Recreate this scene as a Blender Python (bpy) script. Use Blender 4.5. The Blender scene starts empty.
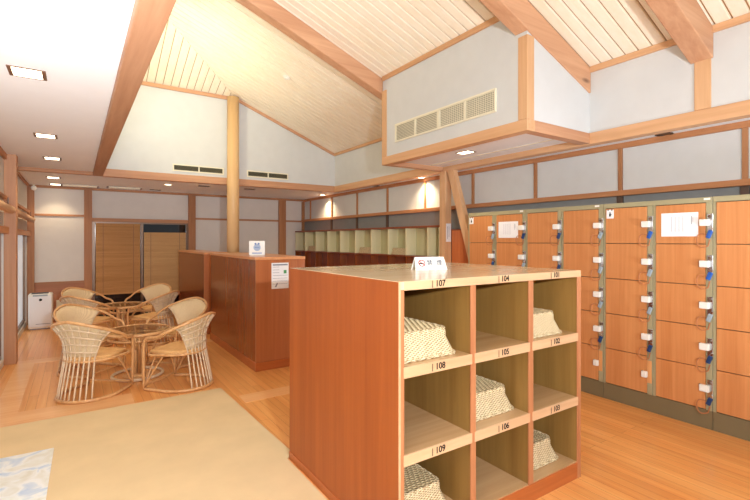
import bpy, math, random
from mathutils import Vector, Matrix
random.seed(7)
S = bpy.context.scene
COL = S.collection
PI = math.pi

# ------------------------------------------------------------------ camera
cd = bpy.data.cameras.new('camera'); cam = bpy.data.objects.new('camera', cd); COL.objects.link(cam)
cam.location = (0, 0, 1.5); cam.rotation_euler = (PI/2, 0, -0.59212)
cd.sensor_width = 36; cd.lens = 444.5/750*36; cd.shift_y = -9.6/750; cd.clip_start = 0.05
S.camera = cam
# ------------------------------------------------------------------ world, exposure
S.view_settings.view_transform = 'Standard'; S.view_settings.look = 'None'
S.view_settings.gamma = 1; S.view_settings.use_curve_mapping = False
S.view_settings.exposure = 0.1
w = bpy.data.worlds.new('world'); S.world = w; w.use_nodes = True
w.node_tree.nodes['Background'].inputs[0].default_value = (0.92, 0.96, 1.0, 1)
w.node_tree.nodes['Background'].inputs[1].default_value = .3
# ------------------------------------------------------------------ lights
def area(name, loc, target, size, energy, color, size_y=None, spread=None):
    l = bpy.data.lights.new(name, 'AREA'); l.energy = energy; l.color = color; l.size = size
    if size_y: l.shape = 'RECTANGLE'; l.size_y = size_y
    if spread: l.spread = spread
    o = bpy.data.objects.new(name, l); COL.objects.link(o); o.location = loc
    o.rotation_euler = (Vector(target)-Vector(loc)).to_track_quat('-Z', 'Y').to_euler()
    return o
def spot(name, loc, energy, color, ang=1.9, blend=.6, r=.06):
    l = bpy.data.lights.new(name, 'SPOT'); l.energy = energy; l.color = color; l.spot_size = ang; l.spot_blend = blend; l.shadow_soft_size = r
    o = bpy.data.objects.new(name, l); COL.objects.link(o); o.location = loc
    return o
area('photographer_flash', (0.35, -1.05, 1.85), (2.4, 5, 2.4), .10, 140, (.93, .97, 1))
area('soffit_fill_right', (3.3, -.6, .9), (3.8, 2.8, 2.6), .6, 17, (.9, .95, 1), spread=1.6)  # added unseen fill from below, brightens the soffits
area('bounce_flash', (-.1, -.3, 1.4), (-.2, 1.6, 2.54), .5, 56, (.88, .93, 1), spread=1.4)
area('cove_tube_far', (0.62, 6.3, 3.2), (1.9, 6.9, 4.6), .25, 34, (1, .94, .64), 1.6)
area('cove_tube_middle', (0.62, 3.4, 3.2), (2.2, 3.4, 4.4), .25, 9, (1, .94, .80), 1.8)
area('cove_tube_near', (0.62, 1.0, 3.2), (2.2, 1.0, 4.4), .25, 3, (1, .96, .86), 1.8)
WARM = (1, .78, .50)

# ------------------------------------------------------------------ materials
def lin(c):
    c = [v/255 for v in c]
    return tuple(v/12.92 if v <= .04045 else ((v+.055)/1.055)**2.4 for v in c) + (1,)
MATS = {}
def base(name, rough=.5, spec=.5, coat=0, metal=0):
    m = bpy.data.materials.new(name); m.use_nodes = True; MATS[name] = m
    b = m.node_tree.nodes['Principled BSDF']
    b.inputs['Roughness'].default_value = rough; b.inputs['Metallic'].default_value = metal
    b.inputs['Specular IOR Level'].default_value = spec; b.inputs['Coat Weight'].default_value = coat
    b.inputs['Coat Roughness'].default_value = .12
    return m, m.node_tree, b
def plain(name, col, rough=.5, spec=.4, coat=0, metal=0, noise=.06, nscale=6, bump=0, bscale=200):
    m, t, b = base(name, rough, spec, coat, metal); c = lin(col)
    tc = t.nodes.new('ShaderNodeTexCoord'); n = t.nodes.new('ShaderNodeTexNoise'); n.inputs['Scale'].default_value = nscale
    n.inputs['Detail'].default_value = 4
    r = t.nodes.new('ShaderNodeValToRGB')
    r.color_ramp.elements[0].color = tuple(v*(1-noise) for v in c[:3])+(1,); r.color_ramp.elements[0].position = .3
    r.color_ramp.elements[1].color = tuple(min(1, v*(1+noise)) for v in c[:3])+(1,); r.color_ramp.elements[1].position = .7
    t.links.new(tc.outputs['Object'], n.inputs['Vector']); t.links.new(n.outputs['Fac'], r.inputs['Fac']); t.links.new(r.outputs['Color'], b.inputs['Base Color'])
    if bump:
        n2 = t.nodes.new('ShaderNodeTexNoise'); n2.inputs['Scale'].default_value = bscale
        bp = t.nodes.new('ShaderNodeBump'); bp.inputs['Strength'].default_value = bump; bp.inputs['Distance'].default_value = .002
        t.links.new(tc.outputs['Object'], n2.inputs['Vector']); t.links.new(n2.outputs['Fac'], bp.inputs['Height']); t.links.new(bp.outputs['Normal'], b.inputs['Normal'])
    return m
def wood(name, c1, c2, axis='Z', rough=.4, spec=.4, coat=0, scale=30, stretch=.06, knots=0, plank=None):
    """grain runs along axis (object coordinates)"""
    m, t, b = base(name, rough, spec, coat)
    N, L = t.nodes, t.links
    tc = N.new('ShaderNodeTexCoord'); mp = N.new('ShaderNodeMapping')
    sc = [1, 1, 1]; sc['XYZ'.index(axis)] = stretch; mp.inputs['Scale'].default_value = sc
    n = N.new('ShaderNodeTexNoise'); n.inputs['Scale'].default_value = scale; n.inputs['Detail'].default_value = 6; n.inputs['Roughness'].default_value = .62
    n.inputs['Distortion'].default_value = .4
    n2 = N.new('ShaderNodeTexNoise'); n2.inputs['Scale'].default_value = scale*.14; n2.inputs['Detail'].default_value = 3
    L.new(tc.outputs['Object'], mp.inputs['Vector']); L.new(mp.outputs[0], n.inputs['Vector']); L.new(mp.outputs[0], n2.inputs['Vector'])
    mx = N.new('ShaderNodeMath'); mx.operation = 'MULTIPLY_ADD'; mx.inputs[1].default_value = .6
    mm = N.new('ShaderNodeMath'); mm.operation = 'MULTIPLY'; mm.inputs[1].default_value = .4
    L.new(n2.outputs['Fac'], mm.inputs[0]); L.new(n.outputs['Fac'], mx.inputs[0]); L.new(mm.outputs[0], mx.inputs[2])
    r = N.new('ShaderNodeValToRGB'); r.color_ramp.elements[0].position = .34; r.color_ramp.elements[1].position = .66
    r.color_ramp.elements[0].color = lin(c1); r.color_ramp.elements[1].color = lin(c2)
    L.new(mx.outputs[0], r.inputs['Fac']); out = r.outputs['Color']
    if knots:
        v = N.new('ShaderNodeTexVoronoi'); v.inputs['Scale'].default_value = knots
        mp2 = N.new('ShaderNodeMapping'); s2 = [1, 1, 1]; s2['XYZ'.index(axis)] = .35; mp2.inputs['Scale'].default_value = s2
        L.new(tc.outputs['Object'], mp2.inputs['Vector']); L.new(mp2.outputs[0], v.inputs['Vector'])
        kr = N.new('ShaderNodeValToRGB'); kr.color_ramp.elements[0].position = .035; kr.color_ramp.elements[1].position = .075
        kr.color_ramp.elements[0].color = (.25, .22, .2, 1); kr.color_ramp.elements[1].color = (1, 1, 1, 1)
        mu = N.new('ShaderNodeMixRGB'); mu.blend_type = 'MULTIPLY'; mu.inputs[0].default_value = .85
        L.new(v.outputs['Distance'], kr.inputs['Fac']); L.new(out, mu.inputs[1]); L.new(kr.outputs['Color'], mu.inputs[2]); out = mu.outputs[0]
    if plank:   # (width, length, axis along which planks run)
        br = N.new('ShaderNodeTexBrick'); mp3 = N.new('ShaderNodeMapping')
        if plank[2] == 'Y': mp3.inputs['Rotation'].default_value = (0, 0, PI/2)
        br.inputs['Scale'].default_value = 1; br.inputs['Brick Width'].default_value = plank[1]; br.inputs['Row Height'].default_value = plank[0]
        br.inputs['Mortar Size'].default_value = .0012; br.inputs['Color1'].default_value = (1, 1, 1, 1); br.inputs['Color2'].default_value = (.88, .83, .78, 1)
        br.inputs['Mortar'].default_value = (.5, .38, .3, 1); br.inputs['Bias'].default_value = -.1
        L.new(tc.outputs['Object'], mp3.inputs['Vector']); L.new(mp3.outputs[0], br.inputs['Vector'])
        mu = N.new('ShaderNodeMixRGB'); mu.blend_type = 'MULTIPLY'; mu.inputs[0].default_value = 1
        L.new(out, mu.inputs[1]); L.new(br.outputs['Color'], mu.inputs[2]); out = mu.outputs[0]
    L.new(out, b.inputs['Base Color'])
    bp = N.new('ShaderNodeBump'); bp.inputs['Strength'].default_value = .15; bp.inputs['Distance'].default_value = .001
    L.new(n.outputs['Fac'], bp.inputs['Height']); L.new(bp.outputs['Normal'], b.inputs['Normal'])
    return m
def weave(name, c1, c2, fx=90, fz=120, bump=1.0, rough=.6):
    """woven strands: two crossed waves drive colour and relief"""
    m, t, b = base(name, rough, .3); N, L = t.nodes, t.links
    tc = N.new('ShaderNodeTexCoord'); sp = N.new('ShaderNodeSeparateXYZ'); L.new(tc.outputs['Object'], sp.inputs[0])
    def sn(src, f, ph=None):
        a = N.new('ShaderNodeMath'); a.operation = 'MULTIPLY'; a.inputs[1].default_value = f; L.new(src, a.inputs[0])
        s = N.new('ShaderNodeMath'); s.operation = 'SINE'; L.new(a.outputs[0], s.inputs[0]); return s.outputs[0]
    ad = N.new('ShaderNodeMath'); ad.operation = 'ADD'; L.new(sp.outputs[0], ad.inputs[0]); L.new(sp.outputs[1], ad.inputs[1])
    p = N.new('ShaderNodeMath'); p.operation = 'MULTIPLY'; L.new(sn(ad.outputs[0], fx), p.inputs[0]); L.new(sn(sp.outputs[2], fz), p.inputs[1])
    no = N.new('ShaderNodeTexNoise'); no.inputs['Scale'].default_value = 40; L.new(tc.outputs['Object'], no.inputs['Vector'])
    h = N.new('ShaderNodeMath'); h.operation = 'MULTIPLY_ADD'; h.inputs[1].default_value = .5; h.inputs[2].default_value = .3; L.new(p.outputs[0], h.inputs[0])
    h2 = N.new('ShaderNodeMath'); h2.operation = 'MULTIPLY_ADD'; h2.inputs[1].default_value = .5; L.new(no.outputs['Fac'], h2.inputs[0]); L.new(h.outputs[0], h2.inputs[2])
    r = N.new('ShaderNodeValToRGB'); r.color_ramp.elements[0].position = .15; r.color_ramp.elements[1].position = .7
    r.color_ramp.elements[0].color = lin(c1); r.color_ramp.elements[1].color = lin(c2)
    L.new(h2.outputs[0], r.inputs['Fac']); L.new(r.outputs['Color'], b.inputs['Base Color'])
    bp = N.new('ShaderNodeBump'); bp.inputs['Strength'].default_value = bump; bp.inputs['Distance'].default_value = .004
    L.new(h2.outputs[0], bp.inputs['Height']); L.new(bp.outputs['Normal'], b.inputs['Normal'])
    return m
def emit(name, col, strength):
    m, t, b = base(name); b.inputs['Emission Color'].default_value = lin(col); b.inputs['Emission Strength'].default_value = strength
    b.inputs['Base Color'].default_value = lin(col); return m

floor_m = wood('floor_wood', (228, 148, 78), (248, 188, 114), 'Y', .3, .45, .25, 26, .05, plank=(.075, 1.8, 'Y'))
pale_strip_m = wood('pale_strip_wood', (232, 168, 108), (246, 196, 140), 'X', .3, .45, .25, 26, .05)
plaster = plain('plaster_wall', (214, 216, 216), .9, .1, noise=.02, bump=.1)
plaster_warm = plain('plaster_low', (220, 216, 210), .9, .1, noise=.02, bump=.1)
white_ceiling = plain('white_ceiling', (248, 249, 251), .9, .1, noise=.01)
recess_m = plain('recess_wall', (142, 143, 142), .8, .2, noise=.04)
ceil_m = wood('ceiling_board', (246, 232, 208), (252, 243, 226), 'X', .55, .3, 0, 18, .05)
hipceil_m = wood('hip_ceiling_board', (246, 232, 208), (252, 243, 226), 'Y', .55, .3, 0, 18, .05)
beamX = wood('cedar_along_x', (190, 138, 104), (218, 172, 136), 'X', .5, .3, 0, 16, .05, knots=2.2)
beamY = wood('cedar_along_y', (206, 156, 112), (228, 184, 142), 'Y', .5, .3, 0, 16, .05, knots=2.2)
beamZ = wood('cedar_upright', (206, 158, 114), (230, 188, 146), 'Z', .5, .3, 0, 16, .05, knots=2.2)
dark_beamY = wood('brown_cedar_along_y', (168, 120, 88), (196, 150, 116), 'Y', .55, .3, 0, 16, .05, knots=2)
trimw = wood('thin_trim_upright', (158, 106, 70), (186, 134, 94), 'Z', .5, .3, 0, 24, .05)
trimwY = wood('thin_trim_y', (172, 114, 74), (202, 144, 100), 'Y', .5, .3, 0, 24, .05)
trimwX = wood('thin_trim_x', (164, 112, 76), (194, 142, 102), 'X', .5, .3, 0, 24, .05)
column_m = wood('peeled_log', (214, 172, 118), (230, 192, 142), 'Z', .45, .35, .1, 12, .04)
lam = wood('orange_laminate', (146, 70, 24), (170, 88, 34), 'Z', .42, .3, .08, 22, .04)
lamdark = wood('dark_orange_laminate', (132, 64, 26), (156, 82, 38), 'Z', .25, .5, .35, 22, .04)
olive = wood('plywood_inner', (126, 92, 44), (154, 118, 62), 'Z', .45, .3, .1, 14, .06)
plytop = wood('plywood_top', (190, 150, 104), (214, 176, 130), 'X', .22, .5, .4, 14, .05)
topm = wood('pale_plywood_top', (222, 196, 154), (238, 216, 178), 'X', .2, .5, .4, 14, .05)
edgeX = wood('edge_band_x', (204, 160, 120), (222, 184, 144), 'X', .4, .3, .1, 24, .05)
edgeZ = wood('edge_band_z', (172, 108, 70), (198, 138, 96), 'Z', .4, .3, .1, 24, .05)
plinth_m = wood('plinth_orange', (168, 88, 42), (192, 108, 56), 'X', .35, .4, .2, 24, .05)
lockdoor = wood('locker_door_wood', (196, 126, 72), (216, 150, 94), 'Z', .42, .35, .1, 34, .03)
green = plain('khaki_enamel', (166, 158, 124), .45, .4, noise=.03)
greend = plain('dark_khaki_enamel', (122, 108, 78), .5, .4, noise=.03)
gapm = plain('dark_gap', (38, 26, 18), .9, .05)
white_pl = plain('white_plastic', (240, 238, 230), .35, .5, noise=.02)
paper = plain('white_paper', (244, 246, 250), .8, .1, noise=.01)
ink = plain('grey_ink', (150, 155, 170), .8, .1)
blackink = plain('black_ink', (30, 28, 26), .7, .2)
redink = plain('red_ink', (196, 70, 70), .7, .2)
greenink = plain('green_ink', (90, 160, 110), .7, .2)
blueink = plain('blue_ink', (120, 150, 205), .7, .2)
chrome = plain('chrome', (205, 208, 212), .25, .5, metal=1, noise=.02)
bluep = plain('blue_plastic', (38, 92, 178), .35, .5, noise=.05)
navyp = plain('navy_plastic', (30, 62, 108), .35, .5, noise=.05)
greyp = plain('grey_plastic', (150, 168, 180), .35, .5, noise=.05)
cord_shadow_m = plain('brown_cord_and_shadow', (176, 112, 70), .5, .4)
patch_m = wood('bare_wood_patch', (214, 150, 92), (228, 166, 106), 'Z', .5)
wicker = weave('wicker', (168, 136, 92), (244, 226, 186), 210, 520, 1.2)
wicker_top = weave('wicker_darker', (130, 104, 68), (218, 196, 152), 210, 620, 1.2)
rattan = wood('rattan_cane', (200, 144, 88), (232, 184, 130), 'Z', .35, .45, .2, 30, .3)
rattan_pale = wood('pale_rattan_cane', (212, 186, 152), (238, 216, 186), 'Z', .35, .45, .2, 30, .3)
cane_seat = weave('cane_weave_seat', (206, 150, 90), (236, 190, 130), 420, 420, .6)
cane_back = weave('cane_weave_back', (208, 182, 142), (238, 216, 178), 420, 420, .6)
mat_m = plain('beige_carpet', (222, 197, 154), .95, .05, noise=.05, nscale=3, bump=.5, bscale=400)
blind_m = wood('bamboo_blind', (170, 122, 72), (204, 154, 98), 'X', .6, .2, 0, 40, .02)
blind_pale = wood('pale_bamboo_blind', (190, 148, 98), (214, 174, 122), 'X', .6, .2, 0, 40, .02)
bamboo_roll = wood('rolled_bamboo', (206, 164, 128), (232, 196, 160), 'Y', .6, .2, 0, 40, .03)
glass_dark = plain('dark_glass', (22, 24, 28), .06, .6, coat=.5)
frost = emit('frosted_daylit_glass', (204, 208, 212), .5)
metal_br = plain('bronze_frame', (120, 96, 78), .35, .5, metal=.4)
lamp_on = emit('lamp_diffuser', (255, 236, 200), 9)
lamp_off = plain('unlit_downlight', (30, 26, 24), .3, .5)
brass = plain('brown_bezel', (110, 74, 48), .4, .5)
cream_m = plain('cream_enamel', (238, 232, 208), .45, .4, noise=.02)
cubpale = wood('pale_plywood', (236, 228, 182), (246, 240, 200), 'Z', .45, .3, 0, 14, .06)
cubback = wood('olive_plywood', (200, 196, 148), (216, 210, 166), 'Z', .45, .3, 0, 14, .06)
redpan = wood('red_brown_panel', (132, 66, 38), (156, 84, 50), 'Z', .35, .4, .2, 22, .05)
gm, gt, gb = base('table_glass', .03, .5); gb.inputs['Base Color'].default_value = (.93, .97, .95, 1); gb.inputs['Transmission Weight'].default_value = 1; gb.inputs['IOR'].default_value = 1.1
def poster_mat():
    m, t, b = base('blue_white_print', .5, .3); N, L = t.nodes, t.links
    tc = N.new('ShaderNodeTexCoord'); n = N.new('ShaderNodeTexNoise'); n.inputs['Scale'].default_value = 7; n.inputs['Detail'].default_value = 5; n.inputs['Distortion'].default_value = 1.2
    r = N.new('ShaderNodeValToRGB'); e = r.color_ramp.elements
    e[0].position = .32; e[0].color = lin((186, 204, 224)); e[1].position = .5; e[1].color = lin((232, 234, 232))
    x = e.new(.42); x.color = lin((206, 216, 226)); x = e.new(.7); x.color = lin((216, 214, 200))
    L.new(tc.outputs['Object'], n.inputs['Vector']); L.new(n.outputs['Fac'], r.inputs['Fac']); L.new(r.outputs['Color'], b.inputs['Base Color']); return m
poster = poster_mat()

# ------------------------------------------------------------------ mesh helpers
class MB:
    def __init__(s): s.v = []; s.f = []
    def add(s, vs, fs):
        o = len(s.v); s.v += [tuple(p) for p in vs]; s.f += [tuple(i+o for i in f) for f in fs]; return s
    def box(s, x0, x1, y0, y1, z0, z1):
        if x0 > x1: x0, x1 = x1, x0
        if y0 > y1: y0, y1 = y1, y0
        if z0 > z1: z0, z1 = z1, z0
        v = [(x0,y0,z0),(x1,y0,z0),(x1,y1,z0),(x0,y1,z0),(x0,y0,z1),(x1,y0,z1),(x1,y1,z1),(x0,y1,z1)]
        return s.add(v, [(0,3,2,1),(4,5,6,7),(0,1,5,4),(1,2,6,5),(2,3,7,6),(3,0,4,7)])
    def prism(s, poly, dv):
        """closed polygon (3D points) extruded by vector dv"""
        n = len(poly); a = [Vector(p) for p in poly]; d = Vector(dv); b = [p+d for p in a]
        return s.add(a+b, [tuple(reversed(range(n))), tuple(range(n, 2*n))] + [(i, (i+1) % n, n+(i+1) % n, n+i) for i in range(n)])
    def tube(s, pts, r, n=8, closed=False):
        P = [Vector(p) for p in pts]; m = len(P); rings = []; up = None
        for i, p in enumerate(P):
            a = P[i-1] if (i > 0 or closed) else p; c = P[(i+1) % m] if (i < m-1 or closed) else p
            t = (c-a).normalized()
            if up is None: up = Vector((0, 0, 1)) if abs(t.z) < .9 else Vector((1, 0, 0))
            sx = t.cross(up)
            if sx.length < 1e-4: sx = t.cross(Vector((1, .3, 0)))
            sx.normalize(); up = sx.cross(t).normalized()
            rr = r[i] if isinstance(r, (list, tuple)) else r
            rings.append([p+sx*math.cos(2*PI*k/n)*rr+up*math.sin(2*PI*k/n)*rr for k in range(n)])
        v = [q for g in rings for q in g]; f = []
        for i in range(m if closed else m-1):
            j = (i+1) % m
            for k in range(n): f.append((i*n+k, i*n+(k+1) % n, j*n+(k+1) % n, j*n+k))
        if not closed: f += [tuple(reversed(range(n))), tuple(range((m-1)*n, m*n))]
        return s.add(v, f)
    def lathe(s, prof, c=(0, 0, 0), n=32):
        """prof [(r,z)..]"""
        v = []; f = []; m = len(prof)
        for r, z in prof:
            for k in range(n): v.append((c[0]+r*math.cos(2*PI*k/n), c[1]+r*math.sin(2*PI*k/n), c[2]+z))
        for i in range(m-1):
            for k in range(n): f.append((i*n+k, i*n+(k+1) % n, (i+1)*n+(k+1) % n, (i+1)*n+k))
        if prof[0][0] > 1e-5: f.append(tuple(reversed(range(n))))
        if prof[-1][0] > 1e-5: f.append(tuple(range((m-1)*n, m*n)))
        return s.add(v, f)
    def xf(s, M): s.v = [tuple(M @ Vector(p)) for p in s.v]; return s
def obj(name, mb, mat, parent=None, bevel=0, smooth=False, local=False, kind=None, label=None):
    off = Vector((0, 0, 0))
    if parent is not None and not local:
        p = parent
        while p is not None: off += Vector(p.location); p = p.parent
    me = bpy.data.meshes.new(name); me.from_pydata([tuple(Vector(v)-off) for v in mb.v], [], mb.f); me.materials.append(mat)
    me.validate(); me.update()
    if smooth:
        for p in me.polygons: p.use_smooth = True
    o = bpy.data.objects.new(name, me); COL.objects.link(o)
    if parent is not None: o.parent = parent
    if bevel:
        b = o.modifiers.new('bevel', 'BEVEL'); b.width = bevel; b.segments = 2; b.limit_method = 'ANGLE'; b.angle_limit = .7
    if kind: o['kind'] = kind
    if label: o['label'] = label
    return o
def B(x0, x1, y0, y1, z0, z1): return MB().box(x0, x1, y0, y1, z0, z1)
def tag(o, label, cat, group=None, kind=None):
    o['label'] = label; o['category'] = cat
    if group: o['group'] = group
    if kind: o['kind'] = kind
    return o
def thing(name, label, cat, loc, group=None, rz=0):
    o = bpy.data.objects.new(name, None); COL.objects.link(o); o.location = loc; o.rotation_euler = (0, 0, rz)
    o.empty_display_size = .05
    return tag(o, label, cat, group)
def struct(name, mb, mat, bevel=0, parent=None, smooth=False):
    o = obj(name, mb, mat, parent, bevel, smooth)
    if parent is None: o['kind'] = 'structure'
    return o
def copy_tree(o, parent=None):
    c = o.copy(); COL.objects.link(c)
    if parent is not None: c.parent = parent
    for ch in o.children: copy_tree(ch, c)
    return c
TN = [0]
def trim(mb, mat, bevel=.003):
    TN[0] += 1; return struct('trim_%d' % TN[0], mb, mat, bevel)
CJK = None
def text_part(name, txt, size, M, mat, parent, depth=.0006, bold=0, label=None):
    """flat lettering; M maps the text plane (x right, y up, z out) into the world"""
    cu = bpy.data.curves.new(name, 'FONT'); cu.body = txt; cu.size = size; cu.extrude = depth; cu.offset = bold; cu.align_x = 'CENTER'; cu.align_y = 'CENTER'
    o = bpy.data.objects.new(name, cu); COL.objects.link(o)
    dg = bpy.context.evaluated_depsgraph_get(); dg.update()
    me = bpy.data.meshes.new_from_object(o.evaluated_get(dg)); bpy.data.objects.remove(o); bpy.data.curves.remove(cu)
    me.transform(M); off = Vector((0, 0, 0)); p = parent
    while p is not None: off += Vector(p.location); p = p.parent
    me.transform(Matrix.Translation(-off)); me.materials.clear(); me.materials.append(mat)
    r = bpy.data.objects.new(name, me); COL.objects.link(r); r.parent = parent
    if label: r['label'] = label
    return r
def frame(origin, xa, ya):
    xa = Vector(xa).normalized(); ya = Vector(ya).normalized(); za = xa.cross(ya)
    M = Matrix((xa, ya, za)).transposed().to_4x4(); M.translation = Vector(origin); return M

# ================================================================== SHELL
XW, XB, YH, YW, XL0 = 4.67, 4.39, 8.0, 10.08, -.72
YN = -2.6
SL = .385
def roofz(x): return 3.27+SL*(XB-x)
ZR = roofz(XB)
struct('floor', B(XL0-.1, XW+.1, YN, YW+.1, -.12, 0), floor_m)
struct('wall_right', B(XW, XW+.12, YN, YW+.12, 0, 2.56), plaster)
struct('wall_back', B(XL0-.12, XW, YW, YW+.12, 0, 2.56), plaster_warm)
# low ceilings: left aisle, far aisle, strip over the lockers
struct('ceiling_left', B(XL0-.12, .26, YN, YH+.1, 2.54, 2.62), white_ceiling)
struct('ceiling_far', B(XL0-.12, XW+.12, YH+.1, YW+.12, 2.50, 2.60), white_ceiling)
struct('ceiling_right', B(XB+.09, XW+.12, YN, YH+.1, 2.50, 2.58), white_ceiling)
# walls of the high space
struct('wall_clerestory', B(XB, XB+.1, YN, YH+.1, 2.585, 3.42), plaster)
g = MB(); y0, y1 = YH, YH+.1
xh = 2.38
g.prism([(.30, y0, 2.585), (XB, y0, 2.585), (XB, y0, ZR+.03), (xh, y0, roofz(xh)+.03), (.30, y0, roofz(xh)+.03)], (0, .1, 0))
struct('wall_gable', g, plaster)
g = MB().prism([(.26, YN, 2.6), (.26, YH, 2.6), (.26, YH, roofz(xh)+.05), (.26, YH-(xh-.36), roofz(.36)+.05), (.26, YN, roofz(.36)+.05)], (.08, 0, 0))
struct('wall_high_left', g, plaster)
# boarded roof: real boards, 12 cm pitch with open V joints over a backing
n = Vector((SL, 0, 1)).normalized()
mb = MB(); P = .12; y = YN
while y < YH-.001:
    ya, yb = y+.007, min(y+P-.007, YH)
    def xs(yy): return max(.34, yy-(YH-xh))
    lo = xs(yb); la = xs(ya)
    if lo < XB-.05:
        def pt(x, yy, dz): return (x, yy, roofz(x)+dz)
        e = .006
        v = [pt(la, ya, .006), pt(la, ya+e, 0), pt(lo, yb-e, 0), pt(lo, yb, .006), pt(XB+.04, ya, .006), pt(XB+.04, ya+e, 0), pt(XB+.04, yb-e, 0), pt(XB+.04, yb, .006),
             pt(la, ya, .02), pt(lo, yb, .02), pt(XB+.04, ya, .02), pt(XB+.04, yb, .02)]
        mb.add(v, [(0, 4, 5, 1), (1, 5, 6, 2), (2, 6, 7, 3), (0, 8, 10, 4), (3, 7, 11, 9), (0, 1, 2, 3, 9, 8), (4, 10, 11, 7, 6, 5), (8, 9, 11, 10)])
    y += P
struct('ceiling', mb, ceil_m)
bk = MB().prism([(.34, YN, roofz(.34)+.02), (XB+.04, YN, roofz(XB+.04)+.02), (XB+.04, YH, roofz(XB+.04)+.02), (xh, YH, roofz(xh)+.02), (.34, YH-xh+.34, roofz(.34)+.02)], (0, 0, .05))
struct('ceiling_backing', bk, gapm if False else plain('board_joint', (180, 140, 98), .8))
mb = MB(); x = .34
def hipz(yy): return roofz(xh)+SL*(YH-yy)
while x < xh-.001:
    xa, xb = x+.004, min(x+P-.004, xh); e = .006
    ya_, yb_ = xa+YH-xh, xb+YH-xh
    def q(xx, yy, dz): return (xx, yy, hipz(yy)+dz)
    v = [q(xa, ya_, .006), q(xa+e, ya_, 0), q(xb-e, yb_, 0), q(xb, yb_, .006), q(xa, YH, .006), q(xa+e, YH, 0), q(xb-e, YH, 0), q(xb, YH, .006)]
    mb.add(v, [(1, 5, 4, 0), (2, 6, 5, 1), (3, 7, 6, 2)])
    x += P
struct('ceiling_hip', mb, hipceil_m)
bk = MB().prism([(.34, YH-xh+.34, hipz(YH-xh+.34)+.02), (.34, YH, hipz(YH)+.02), (xh, YH, hipz(YH)+.02)], (0, 0, .05))
struct('ceiling_hip_backing', bk, MATS['board_joint'])

# ------------------------------------------------------------------ big timbers
o = tag(obj('wall_beam', B(XB-.012, XB+.10, YN, YH+.012, 2.487, 2.605), beamY, bevel=.006), 'long orange cedar beam running above the lockers under the clerestory wall', 'beam')
o = tag(obj('wall_beam', B(.345, XB-.012, YH-.012, YH+.1, 2.487, 2.607), beamX, bevel=.006), 'cedar beam across the far gable wall, below the two dark air grilles', 'beam')
o = tag(obj('ceiling_beam', B(.212, .345, YN, YH+.05, 2.487, 2.64), dark_beamY, bevel=.008), 'brown beam along the edge of the white ceiling at upper left', 'beam')
trim(B(XL0, .215, YH-.03, YH+.06, 2.49, 2.56), trimwX)
def rafter(name, label, y0, y1, depth, x0=.34, over=.02, zc=0):
    a = Vector((x0, y0, roofz(x0)-depth)); x1 = XB+over
    m = MB().prism([(x0, y0, roofz(x0)-depth), (x1, y0, roofz(x1)-depth), (x1, y0, roofz(x1)-.001), (x0, y0, roofz(x0)-.001)], (0, y1-y0, 0))
    return tag(obj(name, m, beamX, bevel=.01), label, 'rafter', None)
rafter('sloping_rafter', 'sloping cedar rafter ending at the far top corner of the boxed-in vent bulkhead', 4.85, 5.0, .21, over=-.01)
rafter('sloping_rafter', 'sloping cedar rafter over the near face of the boxed-in vent bulkhead', 2.548, 2.70, .26, over=-.002)
rafter('sloping_rafter', 'thick knotty rafter resting on a short wall post, nearest to the camera at top right', 1.49, 1.66, .26, over=-.002)
tag(obj('wall_post', B(XB-.014, XB+.05, 1.508, 1.628, 2.605, ZR-.25), beamZ, bevel=.004), 'short cedar post on the clerestory wall under the thick knotty rafter', 'post')
col = MB().lathe([(.103, 0), (.103, 2.4), (.1, roofz(2.29)-.07)], (2.29, 7.87, 0), 40)
tag(obj('round_column', col, column_m, smooth=False), 'tall round peeled-log column rising behind the low cabinets to the roof', 'column')
for p in bpy.data.objects['round_column'].data.polygons: p.use_smooth = len(p.vertices) == 4
# roof edge trims
trim(MB().prism([(XB-.03, YN, ZR-.05), (XB, YN, ZR-.05), (XB, YN, ZR+.0), (XB-.03, YN, ZR+.008)], (0, 2.548-YN, 0)), beamY)
trim(B(XB-.03, XB, 5.02, YH, ZR-.05, ZR+.0), beamY)
trim(MB().prism([(xh+.02, YH-.03, roofz(xh)-.055), (XB-.03, YH-.03, ZR-.045), (XB-.03, YH-.03, ZR+.008), (xh+.02, YH-.03, roofz(xh)-.0)], (0, .03, 0)), beamX)
trim(B(.34, xh+.01, YH-.035, YH, hipz(YH)-.055, hipz(YH)+.004), beamX)

# ------------------------------------------------------------------ bulkhead with the vent
BX, BY0, BY1 = 3.382, 2.567, 4.84
m = MB().prism([(BX, BY0, 2.56), (XB, BY0, 2.56), (XB, BY0, ZR), (BX, BY0, roofz(BX))], (0, BY1-BY0, 0))
struct('wall_bulkhead', m, plaster)
struct('ceiling_bulkhead', B(BX+.1, XB-.013, BY0+.09, BY1-.09, 2.552, 2.5605), white_ceiling)
trim(B(BX-.012, BX+.1, BY0-.012, BY1+.012, 2.495, 2.60), beamY, .005)
trim(B(BX+.1, XB-.013, BY0-.012, BY0+.09, 2.495, 2.60), beamX, .005)
trim(B(BX+.1, XB-.013, BY1-.09, BY1+.012, 2.495, 2.60), beamX, .005)
trim(B(BX-.012, BX+.09, BY0-.012, BY0+.09, 2.60, roofz(BX+.09)-.262), beamZ, .005)
trim(B(BX-.012, BX+.03, BY1-.09, BY1+.01, 2.60, roofz(BX)-.18), beamZ, .005)
trim(MB().prism([(BX-.025, BY0+.14, roofz(BX)-.05), (BX, BY0+.14, roofz(BX)-.05), (BX, BY0+.14, roofz(BX)), (BX-.025, BY0+.14, roofz(BX)+.008)], (0, BY1-BY0-.15, 0)), beamY)
trim(B(XB-.28, XB-.262, BY0+.1, BY1-.1, 2.545, 2.56), cream_m, .002)
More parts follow.
